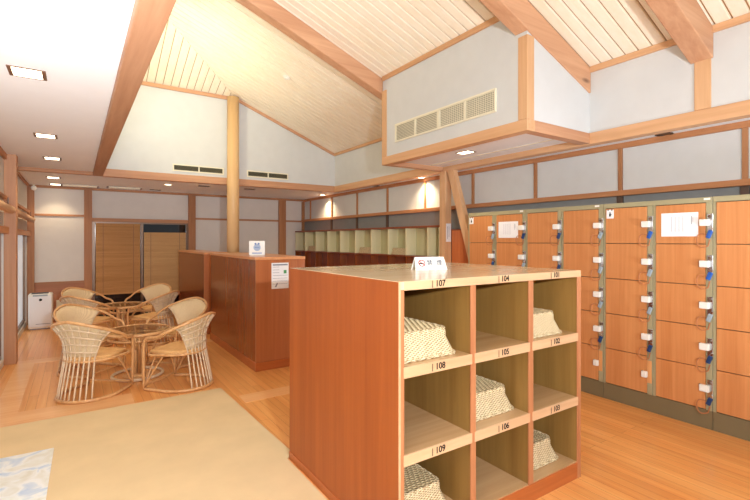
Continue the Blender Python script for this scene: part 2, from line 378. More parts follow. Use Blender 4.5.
# air grille on it
t = thing('air_grille', 'long cream slatted air grille high on the boxed-in bulkhead', 'vent', (BX, 3.73, 2.735))
gx = BX-.022
fr = MB(); Y0, Y1, Z0, Z1 = 2.912, 4.549, 2.745, 2.975
fr.box(gx, BX, Y0, Y1, Z0, Z0+.022).box(gx, BX, Y0, Y1, Z1-.022, Z1).box(gx, BX, Y0, Y0+.022, Z0+.022, Z1-.022).box(gx, BX, Y1-.022, Y1, Z0+.022, Z1-.022)
fr.box(gx, BX, 3.707, 3.757, Z0+.022, Z1-.022)
obj('grille_frame', fr, cream_m, t, .003)
obj('grille_backing', B(BX-.004, BX-.001, Y0+.02, Y1-.02, Z0+.02, Z1-.02), plain('grille_shadow_box', (176, 168, 146), .8), t)
for (a, b) in ((Y0+.022, 3.31), (3.335, 3.707), (3.757, 4.135), (4.16, Y1-.022)):
    s_ = MB(); z = Z0+.032
    while z < Z1-.03:
        s_.prism([(gx+.004, a, z), (BX-.004, a, z+.006), (BX-.004, a, z+.010), (gx+.004, a, z+.007)], (0, b-a, 0)); z += .0185
    obj('louvre_panel', s_, cream_m, t)
for (a, b) in ((3.31, 3.335), (4.135, 4.16)): obj('mullion', B(gx+.002, BX-.004, a, b, Z0+.022, Z1-.022), cream_m, t)
vb = MB(); yy = Y0+.04
while yy < 3.31: vb.box(gx+.006, gx+.009, yy, yy+.004, Z0+.022, Z1-.022); yy += .03
while yy < 3.70:
    if yy > 3.34: vb.box(gx+.006, gx+.009, yy, yy+.003, Z0+.022, Z1-.022)
    yy += .03
obj('vertical_bars', vb, cream_m, t)
for i, (a, b) in enumerate(((1.33, 2.16), (2.575, 3.37))):
    t = thing('air_grille', ['dark wide air grille in a white frame left of the round column', 'dark wide air grille in a white frame right of the round column'][i], 'vent', ((a+b)/2, YH, 2.655), 'dark grilles on the far gable wall')
    obj('grille_backing', B(a+.02, b-.02, YH-.006, YH-.001, 2.675, 2.755), plain('grille_dark_%d' % i, (70, 66, 52), .8), t)
    m = MB().box(a, b, YH-.02, YH, 2.655, 2.675).box(a, b, YH-.02, YH, 2.755, 2.775).box(a, a+.02, YH-.02, YH, 2.675, 2.755).box(b-.02, b, YH-.02, YH, 2.675, 2.755).box((a+b)/2-.01, (a+b)/2+.01, YH-.02, YH, 2.675, 2.755)
    obj('grille_frame', m, cream_m, t)
    m = MB()
    for k in range(4): m.box(a+.02, b-.02, YH-.014, YH-.006, 2.684+k*.018, 2.688+k*.018)
    obj('slats', m, plain('slat_olive_%d' % i, (120, 112, 88), .6), t)

# ------------------------------------------------------------------ right wall dressing
trim(B(XW-.03, XW, YN, YW, 2.445, 2.50), trimwY)
trim(B(XW-.075, XW, YN, YW, 1.955, 2.01), trimwY, .005)
for yb in (9.69, 8.62, 7.56, 6.52, 5.48, 4.44, 3.41, 2.39, 1.36, .33, -.7):
    trim(B(XW-.025, XW, yb-.02, yb+.02, 2.01, 2.445), trimw)
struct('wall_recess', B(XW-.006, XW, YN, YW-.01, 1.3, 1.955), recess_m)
for yb in (8.62, 7.56, 6.52, 2.39, 1.36):
    trim(B(XW-.03, XW-.006, yb-.03, yb+.03, 1.3, 1.955), plain('dark_stud_%.2f' % yb, (96, 74, 62), .6))
# ------------------------------------------------------------------ back wall dressing
trim(B(XL0, XW-.03, YW-.03, YW, 2.455, 2.50), trimwX)
for a, b in ((.126, .254), (1.979, 2.121), (4.0, 4.17)):
    trim(B(a, b, YW-.07, YW, 0, 2.455), trimw, .004)
for a, b in ((XL0+.1, .126), (2.121, 4.0), (4.17, XW-.08)): trim(B(a, b, YW-.02, YW, 1.945, 1.985), trimwX)
trim(B(.254, 1.979, YW-.05, YW, 1.86, 1.93), trimwX)
trim(B(XL0, XL0+.1, YW-.1, YW, 0, 2.455), trimw)
trim(B(4.64-.04, XW, YW-.04, YW, 0, 2.445), trimw)
struct('wall_wainscot_left', B(XL0+.1, .126, YW-.015, YW, 0, .70), wood('wainscot', (156, 96, 58), (184, 120, 78), 'X', .4, .4, .1, 20, .05))
trim(B(XL0+.1, .126, YW-.025, YW, .70, .74), trimwX)
struct('wall_wainscot_right', B(2.121, 4.0, YW-.015, YW, 0, .70), MATS['wainscot'])
# glazed doorway with blinds
d = struct('door_1', B(.254, 1.979, YW-.012, YW-.002, 0, 1.86), glass_dark)
m = MB().box(.254, .30, YW-.05, YW-.012, 0, 1.86).box(1.935, 1.979, YW-.05, YW-.012, 0, 1.86).box(1.08, 1.125, YW-.05, YW-.012, 0, 1.86).box(.30, 1.08, YW-.05, YW-.012, 1.83, 1.86).box(1.125, 1.935, YW-.05, YW-.012, 1.83, 1.86)
obj('door_frame', m, metal_br, d)
def blind(a, b, z0, z1, label, mat):
    t = thing('bamboo_blind', label, 'blind', ((a+b)/2, YW-.06, z0), 'bamboo blinds over the glazed doorway')
    m = MB(); z = z0
    while z < z1: m.box(a, b, YW-.062, YW-.055, z, z+.017); z += .0185
    obj('slat_sheet', m, mat, t)
    obj('cords', MB().box(a+.12, a+.126, YW-.066, YW-.055, z0, z1).box(b-.126, b-.12, YW-.066, YW-.055, z0, z1), brass, t)
    obj('bottom_rail', B(a, b, YW-.068, YW-.052, z0-.03, z0), mat, t)
blind(.31, 1.07, .48, 1.82, 'brown bamboo blind hanging over the left glass panel of the far doorway', blind_m)
blind(1.135, 1.925, .46, 1.66, 'paler bamboo blind over the right glass panel, below the dark pane with a lamp glint', blind_pale)

# ------------------------------------------------------------------ left wall with windows and rolled blinds
lw = MB().box(XL0-.12, XL0, YN, YW, 1.60, 2.56).box(XL0-.12, XL0, YN, YW, 0, .08)
for a, b in ((6.9, 7.45), (YW-.2, YW), (3.9, 4.2), (YN, .5)): lw.box(XL0-.12, XL0, a, b, .08, 1.60)
struct('wall_left', lw, plaster_warm)
tp = wood('left_post', (176, 124, 90), (204, 154, 116), 'Z', .5, .3, 0, 16, .05)
trim(B(XL0, XL0+.12, 6.9, 7.05, 0, 2.54), tp, .005)
trim(B(XL0, XL0+.03, YN, 6.9, 2.47, 2.54), trimwY); trim(B(XL0, XL0+.03, 7.05, YW-.1, 2.46, 2.50), trimwY)
for a, b in ((YN, 6.9), (7.05, YW-.1)):
    trim(B(XL0, XL0+.04, a, b, 1.99, 2.03), trimwY); trim(B(XL0, XL0+.05, a, b, 1.58, 1.66), trimwY)
for i, (a, b) in enumerate(((4.2, 6.9), (7.45, YW-.2), (.5, 3.9))):
    wn = struct('window_%d' % (i+1), B(XL0-.06, XL0-.05, a, b, .08, 1.60), frost)
    m = MB().box(XL0-.09, XL0-.02, a, a+.05, .08, 1.6).box(XL0-.09, XL0-.02, b-.05, b, .08, 1.6).box(XL0-.09, XL0-.02, (a+b)/2-.03, (a+b)/2+.03, .08, 1.6).box(XL0-.09, XL0-.02, a+.05, (a+b)/2-.03, .08, .13).box(XL0-.09, XL0-.02, (a+b)/2+.03, b-.05, .08, .13)
    obj('window_frame', m, metal_br, wn)
for i, (a, b) in enumerate(((4.3, 6.86), (7.1, YW-.15))):
    t = thing('rolled_blind', ['rolled-up bamboo blind above the left window, in front of the post', 'rolled-up bamboo blind above the left window, behind the post'][i], 'blind', (XL0+.07, (a+b)/2, 1.9), 'rolled blinds on the left wall')
    pts = [(XL0+.075, a+(b-a)*k/6, 1.865) for k in range(7)]
    obj('roll', MB().tube(pts, .045, 16), bamboo_roll, t, smooth=False)
    for yy in (a+.3, b-.3): obj('hanging_tape', B(XL0+.07, XL0+.08, yy-.015, yy+.015, 1.915, 1.99), brass, t)

# ------------------------------------------------------------------ floor inlays, paler strips and mat
def floor_strip(x0, x1, y0, y1):
    TN[0] += 1; return struct('trim_%d' % TN[0], B(x0, x1, y0, y1, -.002, .0025), pale_strip_m)
floor_strip(-.60, 1.69, 6.80, 7.02); floor_strip(1.30, XW-.5, 4.07, 4.29); floor_strip(-.60, -.42, 3.5, 6.80); floor_strip(-.42, .45, 4.62, 4.95)  # cross inlays first; left and mat-edge strips are just paler
poly = [(XL0+.02, 4.60), (1.214, 4.60), (1.265, 2.90), (1.2, 2.86), (1.2, YN+.2), (XL0+.02, YN+.2)]
tag(obj('floor_mat', MB().prism([(x, y, 0.003) for x, y in poly], (0, 0, .007)), mat_m, bevel=.002), 'large beige carpet mat covering the foreground floor', 'mat')
tag(obj('floor_sheet', MB().prism([(-.68, 3.95, .0102), (-.131, 3.93, .0102), (-.144, 3.15, .0102), (-.68, 3.15, .0102)], (0, 0, .003)), poster), 'white and pale blue mottled sheet lying on the beige mat', 'floor sheet')

# ------------------------------------------------------------------ downlights
def square_light(name, label, x, y, z, w=.19, l=.19, on=True, group='recessed square downlights', energy=24, ends=True):
    t = thing(name, label, 'ceiling light', (x, y, z), group)
    m = MB().box(x-w/2, x+w/2, y-l/2, y-l/2+.012, z-.006, z).box(x-w/2, x+w/2, y+l/2-.012, y+l/2, z-.006, z).box(x-w/2, x-w/2+.022, y-l/2+.012, y+l/2-.012, z-.006, z).box(x+w/2-.022, x+w/2, y-l/2+.012, y+l/2-.012, z-.006, z)
    obj('bezel', m, brass, t, .002)
    obj('diffuser', B(x-w/2+.022, x+w/2-.022, y-l/2+.012, y+l/2-.012, z-.004, z), lamp_on if on else lamp_off, t)
    if on: spot('downlight_glow', (x, y, z-.02), energy, WARM)
    return t
for i, y in enumerate((3.49, 5.49, 6.95, 8.72, 9.75)):
    square_light('square_downlight', 'lit square downlight in the white left ceiling, %s' % ['nearest to the camera', 'second from the camera', 'just in front of the cross trim', 'just behind the cross trim', 'nearest to the far wall'][i], -.25+(-.05 if i > 2 else 0), y, 2.54 if y < YH else 2.50)
square_light('square_downlight', 'lit square downlight under the boxed-in bulkhead', 3.86, 3.8, 2.552, .16, .2)
def round_light(label, x, y, on, r=.07, z=2.50, energy=24, ang=2.3):
    t = thing('round_downlight', label, 'ceiling light', (x, y, z), 'small round downlights')
    obj('ring', MB().lathe([(r, 0), (r, -.006), (r-.014, -.006), (r-.014, 0)], (x, y, z), 28), cream_m if on else lamp_off, t)
    obj('bulb', MB().lathe([(r-.014, 0), (r-.014, -.003), (0, -.004)], (x, y, z), 28), lamp_on if on else lamp_off, t)
    if on: spot('downlight_glow', (x, y, z-.02), energy, WARM, ang, .9, .05)
    return t
round_light('lit round downlight above the far left part of the cubby shelves', 4.50, 8.75, True, energy=50)
round_light('lit round downlight above the cubby shelves beside the bulkhead', 4.55, 5.45, True, energy=50)
round_light('lit round downlight in the far aisle ceiling in front of the doorway', 1.364, 8.65, True)
round_light('unlit dark downlight over the lockers beneath the short wall post', 4.585, 1.95, False, .075)
round_light('unlit dark downlight over the cubby shelves between the two lit ones', 4.56, 6.75, False, .07)
for i, (x, y) in enumerate(((1.30, 9.70), (1.95, 8.53), (2.80, 8.53))):
    t = thing('ceiling_vent', 'small dark slotted vent in the far aisle ceiling, %s' % ['before the right half of the doorway', 'just left of the round column', 'just right of the round column'][i], 'vent', (x, y, 2.5), 'dark ceiling vents')
    obj('vent_frame', B(x-.10, x+.10, y-.05, y+.05, 2.492, 2.5), brass, t)
    m = MB()
    for k in range(4): m.box(x-.09, x+.09, y-.04+k*.022, y-.03+k*.022, 2.489, 2.492)
    obj('vent_slot', m, lamp_off, t)
for i, (a, b, y) in enumerate(((-.20, .32, 9.72), (.50, 1.02, 9.60))):
    t = thing('tube_fitting', 'slim white ceiling fitting with dark end caps, %s' % ['left one by the wall post', 'right one before the doorway'][i], 'ceiling fitting', ((a+b)/2, y, 2.48), 'slim white ceiling fittings')
    obj('housing', B(a, b, y-.05, y+.05, 2.475, 2.5), cream_m, t, .004)
    for q in (a-.03, b): obj('end_cap', B(q, q+.03, y-.055, y+.055, 2.47, 2.5), brass, t)
t = thing('smoke_detector', 'small white round detector on the sloping boarded roof', 'smoke detector', (2.62, 6.27, roofz(2.62)))
M_ = Matrix.Translation((2.62, 6.27, roofz(2.62)-.001)) @ Matrix.Rotation(math.atan(SL), 4, 'Y')
obj('base_plate', MB().lathe([(.055, 0), (.055, -.012), (.045, -.02), (.03, -.022), (0, -.022)], n=24).xf(M_), white_pl, t, smooth=False)
obj('sensor', MB().lathe([(.028, -.022), (.024, -.034), (0, -.036)], n=20).xf(M_), white_pl, t)
t = thing('globe_sensor', 'small round white lamp in the top left corner by the back wall', 'lamp', (-.62, 9.9, 2.42))
obj('globe', MB().lathe([(0, .045), (.03, .034), (.045, 0), (.03, -.034), (0, -.045)], (-.62, 9.9, 2.43), 20), white_pl, t, smooth=True)
obj('stem', B(-.63, -.61, 9.89, 9.91, 2.47, 2.5), cream_m, t)
# the cove tubes that light the roof sit on the far side of the left beam
for i, y in enumerate((6.3, 3.4, 1.0)):
    t = thing('cove_light', 'long tube light on top of the left beam, %s' % ['far one', 'middle one', 'near one'][i], 'light', (.45, y, 2.7), 'cove tubes behind the beam')
    obj('batten', B(.345, .40, y-.6, y+.6, 2.66, 2.72), cream_m, t)
    obj('tube', MB().tube([(.375, y-.58, 2.745), (.375, y, 2.745), (.375, y+.58, 2.745)], .014, 10), lamp_on, t)

# ================================================================== LOCKERS
XLK = 4.17
RZ = [1.80-.329*k for k in range(6)]
def key(label, y, z, mat):
    t = thing('locker_key', label, 'key', (XLK-.03, y, z), 'locker keys on bands')
    M0 = Matrix.Translation((XLK-.036, y, z)) @ Matrix.Rotation(.35, 4, 'X')
    obj('fob', MB().box(-.009, .009, -.016, .016, -.038, .026).xf(M0), mat, t, .006)
    obj('key_bow', MB().box(-.004, .008, -.010, .010, .026, .052).xf(M0), chrome, t, .002)
    pts = []
    for k in range(15):
        a = k/14; pts.append((XLK-.030-.035*math.sin(PI*a), y+.012+.075*math.sin(PI*a)*(1-.25*a), z-.012-.085*a+.03*math.sin(2*PI*a)))
    for k in range(5):
        a = k/4; pts.append((XLK-.03, y+.012-.012*a, z-.097+.05*a))
    obj('wrist_band_shadow', MB().tube(pts, .0045, 6), cord_shadow_m, t)  # loop stands for the coil band plus its brown cast shadow
words = {0: 'top row', 1: 'second row down', 2: 'middle row', 3: 'fourth row down', 4: 'bottom row'}
colw = ['locker column nearest the brace', 'second column from the brace', 'third column from the brace', 'fourth column from the brace', 'column left of the big notice', 'big notice column']
keymat = {(0, 0): greyp, (0, 1): navyp, (1, 0): navyp, (1, 1): greyp, (2, 0): navyp, (2, 1): navyp, (3, 0): greyp, (3, 1): greyp, (3, 2): greyp, (3, 3): navyp,
          (4, 0): bluep, (4, 1): greyp, (4, 2): greyp, (4, 3): navyp, (5, 0): bluep, (5, 1): bluep, (5, 2): greyp, (5, 3): navyp, (5, 4): navyp}
cname = {greyp.name: 'grey', navyp.name: 'dark blue', bluep.name: 'bright blue'}
bank_lab = ['khaki locker bank with orange wood doors, farthest, partly behind the cubby unit', 'khaki locker bank with orange wood doors, second from the far end', 'khaki locker bank with a small tag and a posted sheet on its upper doors', 'khaki locker bank with orange wood doors cut by the right edge of the picture']
BW = .877; Y_END = 4.052
for bnk in range(4):
    yb1 = Y_END-bnk*BW; yb0 = yb1-BW+.003
    t = thing('locker_bank', bank_lab[bnk], 'lockers', (4.42, (yb0+yb1)/2, 0), 'locker banks along the right wall')
    obj('carcass', B(XLK+.012, XW-.04, yb0, yb1, .0, 1.845), greend, t)
    obj('top_rail', B(XLK-.004, XLK+.012, yb0, yb1, 1.803, 1.845), green, t, .002)
    obj('plinth', B(XLK-.002, XLK+.012, yb0, yb1, 0, .150), greend, t, .002)
    for c in range(2):
        col_i = bnk*2+c
        ya = yb1-c*(BW/2)-.026    # far edge of the door
        yd = ya-.364; ys = yd-.046
        obj('lock_strip', B(XLK-.006, XLK+.012, ys, yd-.003, .150, 1.803), green, t, .002)
        obj('door_jamb', B(XLK-.006, XLK+.012, ya+.003, ya+.025, .150, 1.803), green, t, .002)
        for r in range(5):
            z1, z0 = RZ[r]-.003, RZ[r+1]+.003
            dr = obj('door', B(XLK-.012, XLK+.010, yd, ya, z0, z1), lockdoor, t, .0025)
            zm = z1-.155; last = (r == 4 and col_i in (3, 4))
            obj('handle', B(XLK-.045, XLK-.012, yd-(.012 if last else .034), yd+.034, zm-.027, zm+.027), white_pl, dr, .007)
            obj('handle_backing', B(XLK-.020, XLK-.012, yd+.033, yd+.041, zm-.026, zm+.027), metal_br, dr)
            if last:
                obj('bare_patch', B(XLK-.0075, XLK-.006, ys+.006, yd-.003, zm-.075, zm+.12), patch_m, t)
            else:
                obj('lock_plate', B(XLK-.012, XLK-.006, yd-.052, yd-.012, zm-.075, zm+.070), chrome, dr, .003)
                obj('lock_cylinder', MB().lathe([(.011, 0), (.011, .012), (0, .013)], n=14).xf(Matrix.Translation((XLK-.012, yd-.032, zm+.048)) @ Matrix.Rotation(-PI/2, 4, 'Y')), metal_br, dr)
            if (col_i, r) in keymat:
                km = keymat[(col_i, r)]
                key('%s key fob in the %s of the %s' % (cname[km.name], words[r].replace(' down', ''), colw[col_i].replace('locker column', 'column')), yd-.038, zm-.088, km)
def sheet(name, label, cat, y0, y1, z0, z1, x, lines, group=None):
    t = thing(name, label, cat, (x, (y0+y1)/2, z0), group)
    obj('page', B(x-.0015, x, y0, y1, z0, z1), paper, t)
    m = MB()
    for (a, b, c, d_) in lines: m.box(x-.0022, x-.0015, y1+(y0-y1)*a, y1+(y0-y1)*b, z0+(z1-z0)*c, z0+(z1-z0)*d_)
    obj('writing', m, ink, t, kind='stuff')
    return t
vl = [(.28+.105*k, .29+.105*k, .2, .85) for k in range(4)]+[(.82, .835, .5, .85), (.86, .868, .6, .8)]
sheet('notice_sheet', 'white landscape notice on the upper door just left of a bright blue key', 'notice', 1.517, 1.789, 1.533, 1.729, XLK-.0125, vl, 'notices on the locker doors')
sheet('notice_sheet', 'white landscape notice on the upper door in the second column from the brace', 'notice', 3.275, 3.555, 1.530, 1.718, XLK-.0125, vl, 'notices on the locker doors')
for i, (ya, yb, za, zb, lab) in enumerate(((2.195, 2.262, 1.705, 1.787, 'small white tag hanging at the top corner of the locker left of the posted sheet'), (3.955, 4.025, 1.706, 1.788, 'small white tag at the top corner of the farthest locker'))):
    t = thing('locker_tag', lab, 'tag', (XLK-.013, (ya+yb)/2, za), 'small tags on the lockers')
    obj('tag_plate', B(XLK-.016, XLK-.0125, ya, yb, za, zb), paper, t, .002)
    yc, zc = (ya+yb)/2, (za+zb)/2-.004
    obj('tag_mark', MB().box(XLK-.0168, XLK-.016, yc-.008, yc+.008, zc-.018, zc+.008).box(XLK-.0168, XLK-.016, yc-.006, yc+.004, zc+.010, zc+.02).box(XLK-.0168, XLK-.016, yc-.014, yc-.008, zc-.004, zc+.002), blackink, t)
    obj('hook', MB().box(XLK-.017, XLK-.0125, yc-.022, yc-.014, zb-.01, zb+.004).box(XLK-.017, XLK-.0125, yc+.014, yc+.022, zb-.01, zb+.004), blackink, t)
for i, y in enumerate((3.235, 2.36, 1.46)):
    tag(obj('locker_sticker', B(XLK-.0055, XLK-.0042, y-.022, y+.022, 1.822, 1.838), white_pl), 'tiny white sticker on the locker top rail, %s' % ['farthest of the three', 'middle of the three', 'nearest of the three'][i], 'sticker', 'stickers on the locker rail')

# ================================================================== POST, BRACE, WOOD CABINET behind the lockers' end
t = thing('square_post', 'square cedar post under the beam, behind the cubby unit, with a white strip notice', 'post', (4.39, 4.72, 0))
obj('shaft', B(4.33, 4.45, 4.66, 4.78, 0, 2.487), beamZ, t, .006)
s_ = tag(obj('strip_notice', B(4.345, 4.435, 4.655, 4.659, 1.48, 1.74), paper), 'narrow white notice on the square post', 'notice')
obj('notice_writing', MB().box(4.365, 4.372, 4.654, 4.655, 1.52, 1.7).box(4.395, 4.402, 4.654, 4.655, 1.55, 1.7), ink, s_)
br = MB().prism([(4.345, 4.64, 2.487), (4.345, 4.52, 2.487), (4.345, 4.09, 1.20), (4.345, 4.09, .85), (4.345, 4.17, .85), (4.345, 4.17, 1.05)], (.08, 0, 0))
tag(obj('slanted_brace', br, beamZ, bevel=.004), 'slanted timber brace leaning between the square post and the lockers', 'brace')
t = thing('wood_cabinet', 'plain orange-brown wooden panel cabinet behind the slanted brace', 'cabinet', (4.56, 4.4, 0))
obj('body', B(4.47, XW-.035, 4.065, 4.86, 0, 1.66), redpan, t, .004)
obj('front_panel', B(4.455, 4.47, 4.10, 4.655, .08, 1.64), wood('front_panel_wood', (184, 98, 52), (206, 122, 70), 'Z', .4), t)

# ================================================================== FAR CUBBY SHELVES
t = thing('cubby_wall_unit', 'long run of pale cubbyholes over a shaded row coloured red-brown along the far right wall', 'shelves', (4.55, 7.4, 0))
divs = [10.02, 9.49, 8.93, 8.38, 7.83, 7.25, 6.70, 6.17, 5.68, 5.14, 4.88]
XC = 4.42
obj('top_board', B(XC-.01, XW-.035, 4.87, 10.04, 1.695, 1.725), redpan, t, .003)
obj('middle_board', B(XC-.005, XW-.035, 4.87, 10.04, 1.235, 1.26), redpan, t, .003)
obj('bottom_board', B(XC-.005, XW-.035, 4.87, 10.04, .78, .80), redpan, t, .003)
obj('back_panel', B(XW-.045, XW-.035, 4.87, 10.04, 1.26, 1.695), cubback, t)
obj('shaded_lower_back', B(XW-.10, XW-.035, 4.87, 10.04, .10, 1.235), redpan, t)  # shade of the lower row is put into its red-brown colour
obj('plinth', B(XC+.02, XW-.035, 4.87, 10.04, 0, .10), redpan, t)
for y in divs:
    obj('divider', B(XC, XW-.045, y-.012, y+.012, 1.26, 1.695), cubpale, t)
    obj('shaded_lower_divider', B(XC, XW-.10, y-.014, y+.014, .80, 1.235), lamdark, t)  # dividers coloured dark for the same shade
    obj('shaded_lower_divider', B(XC, XW-.10, y-.014, y+.014, .10, .78), lamdark, t)

# ================================================================== BASKETS (upside-down wicker trays)
def make_basket(Wd, Dp, H, label, loc):
    t = thing('wicker_basket', label, 'basket', loc, 'upside-down wicker baskets')
    def ring(w, d, z, n=9, rr=.035):
        pts = []
        for cx_, cy_, a0 in ((w/2-rr, d/2-rr, 0), (-w/2+rr, d/2-rr, PI/2), (-w/2+rr, -d/2+rr, PI), (w/2-rr, -d/2+rr, 3*PI/2)):
            for k in range(n):
                a = a0+PI/2*k/(n-1); pts.append((cx_+rr*math.cos(a), cy_+rr*math.sin(a), z))
        return pts
    ins = .036
    prof = [(0, .012), (.006, .03), (.028, .09), (ins-.008, H-.02), (ins, H-.006)]
    v = []; f = []; N_ = 36
    for a, z in prof: v += ring(Wd-2*a, Dp-2*a, z)
    for i in range(len(prof)-1):
        for k in range(N_): f.append((i*N_+k, i*N_+(k+1) % N_, (i+1)*N_+(k+1) % N_, (i+1)*N_+k))
    obj('woven_wall', MB().add(v, f), wicker, t, local=True, smooth=True)
    # base with raised ribs
    m = MB(); top = ring(Wd-2*ins-.01, Dp-2*ins-.01, H-.008); m.add(top, [tuple(range(N_))])
    obj('woven_base', m, wicker_top, t, local=True)
    m = MB(); y = -Dp/2+ins+.02
    while y < Dp/2-ins-.015:
        m.tube([(-Wd/2+ins+.012, y, H-.004), (0, y, H-.001), (Wd/2-ins-.012, y, H-.004)], .0055, 5); y += .019
    obj('base_ribs', m, wicker_top, t, local=True)
    m = MB(); k = 0
    def rope(w, d, z, r, mb):
        R = ring(w, d, z, 9); L = []
        for i in range(len(R)):
            a = Vector(R[i]); b = Vector(R[(i+1) % len(R)]); nn = max(1, int((b-a).length/.016))
            for j in range(nn): L.append(a.lerp(b, j/nn))
        for ph in (0, PI):
            P_ = []
            for i, p in enumerate(L):
                c_ = Vector((p.x, p.y, 0)).normalized(); P_.append(p+c_*math.cos(i*1.05+ph)*r*.7+Vector((0, 0, math.sin(i*1.05+ph)*r*.7)))
            mb.tube(P_, r, 5, closed=True)
    rope(Wd, Dp, .010, .0062, m); obj('rim_braid', m, wicker, t, local=True)
    m = MB(); rope(Wd-2*ins, Dp-2*ins, H-.006, .0052, m); obj('edge_braid', m, wicker, t, local=True)
    return t
BH = .138
bk0 = make_basket(.375, .46, BH, 'upside-down wicker basket in the hole numbered 107', (1.437, 1.895, .917))
for k, (lab, loc) in enumerate((('upside-down wicker basket in the hole numbered 101', (2.353, 1.892, .917)), ('upside-down wicker basket in the hole numbered 105', (1.94, 1.93, .513)),
                 ('upside-down wicker basket in the hole numbered 103', (2.375, 1.93, .105)), ('upside-down wicker basket in the bottom hole under number 109', (1.437, 1.94, .105)))):
    c = copy_tree(bk0); c.location = loc; c['label'] = lab
for k, (y, lab) in enumerate(((9.21, 'small wicker basket in the pale cubbyhole nearest the far corner'), (6.97, 'small wicker basket in a pale cubbyhole in the middle of the far run'), (5.93, 'small wicker basket in the pale cubbyhole nearest the square post'))):
    c = copy_tree(bk0); c.location = (4.525, y, 1.26); c.scale = (.45, .85, .8); c['label'] = lab; c['group'] = 'baskets in the far cubbyholes'

# ================================================================== FRONT CUBBY UNIT
X0, X1, Y0, Y1 = 1.219, 2.66, 1.615, 2.866
t = thing('cubby_unit', 'orange-brown double-sided cubby unit with numbered square holes in the foreground', 'shelves', ((X0+X1)/2, (Y0+Y1)/2, 0))
obj('top_board', B(X0+.002, X1-.002, Y0, Y1, 1.272, 1.311), topm, t, .002)
obj('top_fascia', B(X0+.027, X1-.002, Y0-.004, Y0, 1.270, 1.310), edgeX, t, .001)
obj('side_panel', B(X0, X0+.010, Y0+.004, Y1, .055, 1.309), lam, t, .001, label='orange laminate side facing the mat')
obj('side_panel', B(X1-.010, X1, Y0+.004, Y1, .055, 1.270), lam, t, .001)
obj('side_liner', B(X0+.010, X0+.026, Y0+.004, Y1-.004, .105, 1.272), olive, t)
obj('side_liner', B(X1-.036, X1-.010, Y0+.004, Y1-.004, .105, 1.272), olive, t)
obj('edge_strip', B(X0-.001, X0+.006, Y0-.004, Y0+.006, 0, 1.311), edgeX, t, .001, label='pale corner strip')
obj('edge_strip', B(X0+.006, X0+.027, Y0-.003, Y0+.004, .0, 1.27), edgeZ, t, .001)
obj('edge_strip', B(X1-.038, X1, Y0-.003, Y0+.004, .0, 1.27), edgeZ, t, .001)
obj('side_skirting', B(X0-.004, X0+.008, Y0+.006, Y1, 0, .053), plinth_m, t, .001)
for a, b in ((1.675, 1.712), (2.141, 2.182)):
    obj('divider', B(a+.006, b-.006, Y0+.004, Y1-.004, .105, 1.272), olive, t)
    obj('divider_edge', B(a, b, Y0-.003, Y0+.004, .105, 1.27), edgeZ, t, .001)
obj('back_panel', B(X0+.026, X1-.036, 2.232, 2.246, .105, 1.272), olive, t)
cells = ((1.245, 1.681), (1.706, 2.147), (2.176, 2.624))
for z0, z1 in ((.866, .917), (.462, .513)):
    for ca, cb in cells:
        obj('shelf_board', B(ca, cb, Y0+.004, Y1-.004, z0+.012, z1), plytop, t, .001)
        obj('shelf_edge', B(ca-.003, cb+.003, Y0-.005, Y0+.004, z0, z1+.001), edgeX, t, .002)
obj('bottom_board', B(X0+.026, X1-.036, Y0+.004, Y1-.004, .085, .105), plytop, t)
obj('plinth', B(X0+.027, X1-.002, Y0-.002, Y0+.02, 0, .100), plinth_m, t, .002)
obj('plinth', B(X0+.027, X1-.002, Y1-.02, Y1, 0, .100), plinth_m, t, .002)
xs_ = {0: (1.420, 1.460), 1: (1.890, 1.930), 2: (2.352, 2.395)}
for ci, nums in enumerate((('107', '108', '109'), ('104', '105', '106'), ('101', '102', '103'))):
    for r, nb in enumerate(nums):
        z = (1.291, .892, .488)[r]; xa, xc = xs_[ci]
        nl = obj('number_label', B(xa-.012, xc+.045, Y0-.0062, Y0-.0052, z-.018, z+.018), white_pl if r == 9 else edgeX, t)
        text_part('number', nb, .043, frame((xc+.004, Y0-.0068, z+.001), (1, 0, 0), (0, 0, 1)), blackink, nl, bold=.0009)
        obj('hinge_mark', B(xa-.008, xa-.0045, Y0-.0072, Y0-.0062, z-.018, z+.018), blackink, nl)
# tent sign on top
cx_, cy_ = 1.895, 2.19
t = thing('no_smoking_sign', 'white tent sign with a no-smoking symbol on top of the front cubby unit', 'sign', (cx_, cy_, 1.311))
ang = -.30   # turned a little towards the camera
MR = Matrix.Translation((cx_, cy_, 1.3115)) @ Matrix.Rotation(ang, 4, 'Z')
wl, wu, dp, hh = .110, .101, .042, .082
v = [(-wl, -dp, 0), (wl, -dp, 0), (wl, dp, 0), (-wl, dp, 0), (-wu, -.002, hh), (wu, -.002, hh), (wu, .002, hh), (-wu, .002, hh)]
m = MB().add(v, [(0, 1, 5, 4), (2, 3, 7, 6), (4, 5, 6, 7)]).add([(-wl, -dp+.003, 0), (wl, -dp+.003, 0), (wl, dp-.003, 0), (-wl, dp-.003, 0), (-wu, 0, hh-.004), (wu, 0, hh-.004)], [(1, 0, 4, 5), (3, 2, 5, 4)])
m.xf(MR); obj('folded_card', m, white_pl, t)
nrm = Vector((0, -hh, -.048)); yv = Vector((0, .040, hh)).normalized()
def onsign(x, f): return MR @ Matrix.Translation((x, -dp*(1-f)-.0018*1, hh*f+.0006)) @ frame((0, 0, 0), (1, 0, 0), yv)
text_part('lettering', '禁', .040, onsign(-.006, .52), plain('navy_ink', (50, 56, 84), .7), t)
text_part('lettering', '煙', .040, onsign(.062, .52), MATS['navy_ink'], t)
rg = MB().tube([(( .021)*math.cos(a*PI/14), .021*math.sin(a*PI/14), 0) for a in range(28)], .0028, 6, closed=True).tube([(-.014, .014, 0), (.014, -.014, 0)], .0025, 6)
rg.xf(onsign(-.060, .52)); obj('prohibition_ring', rg, redink, t)
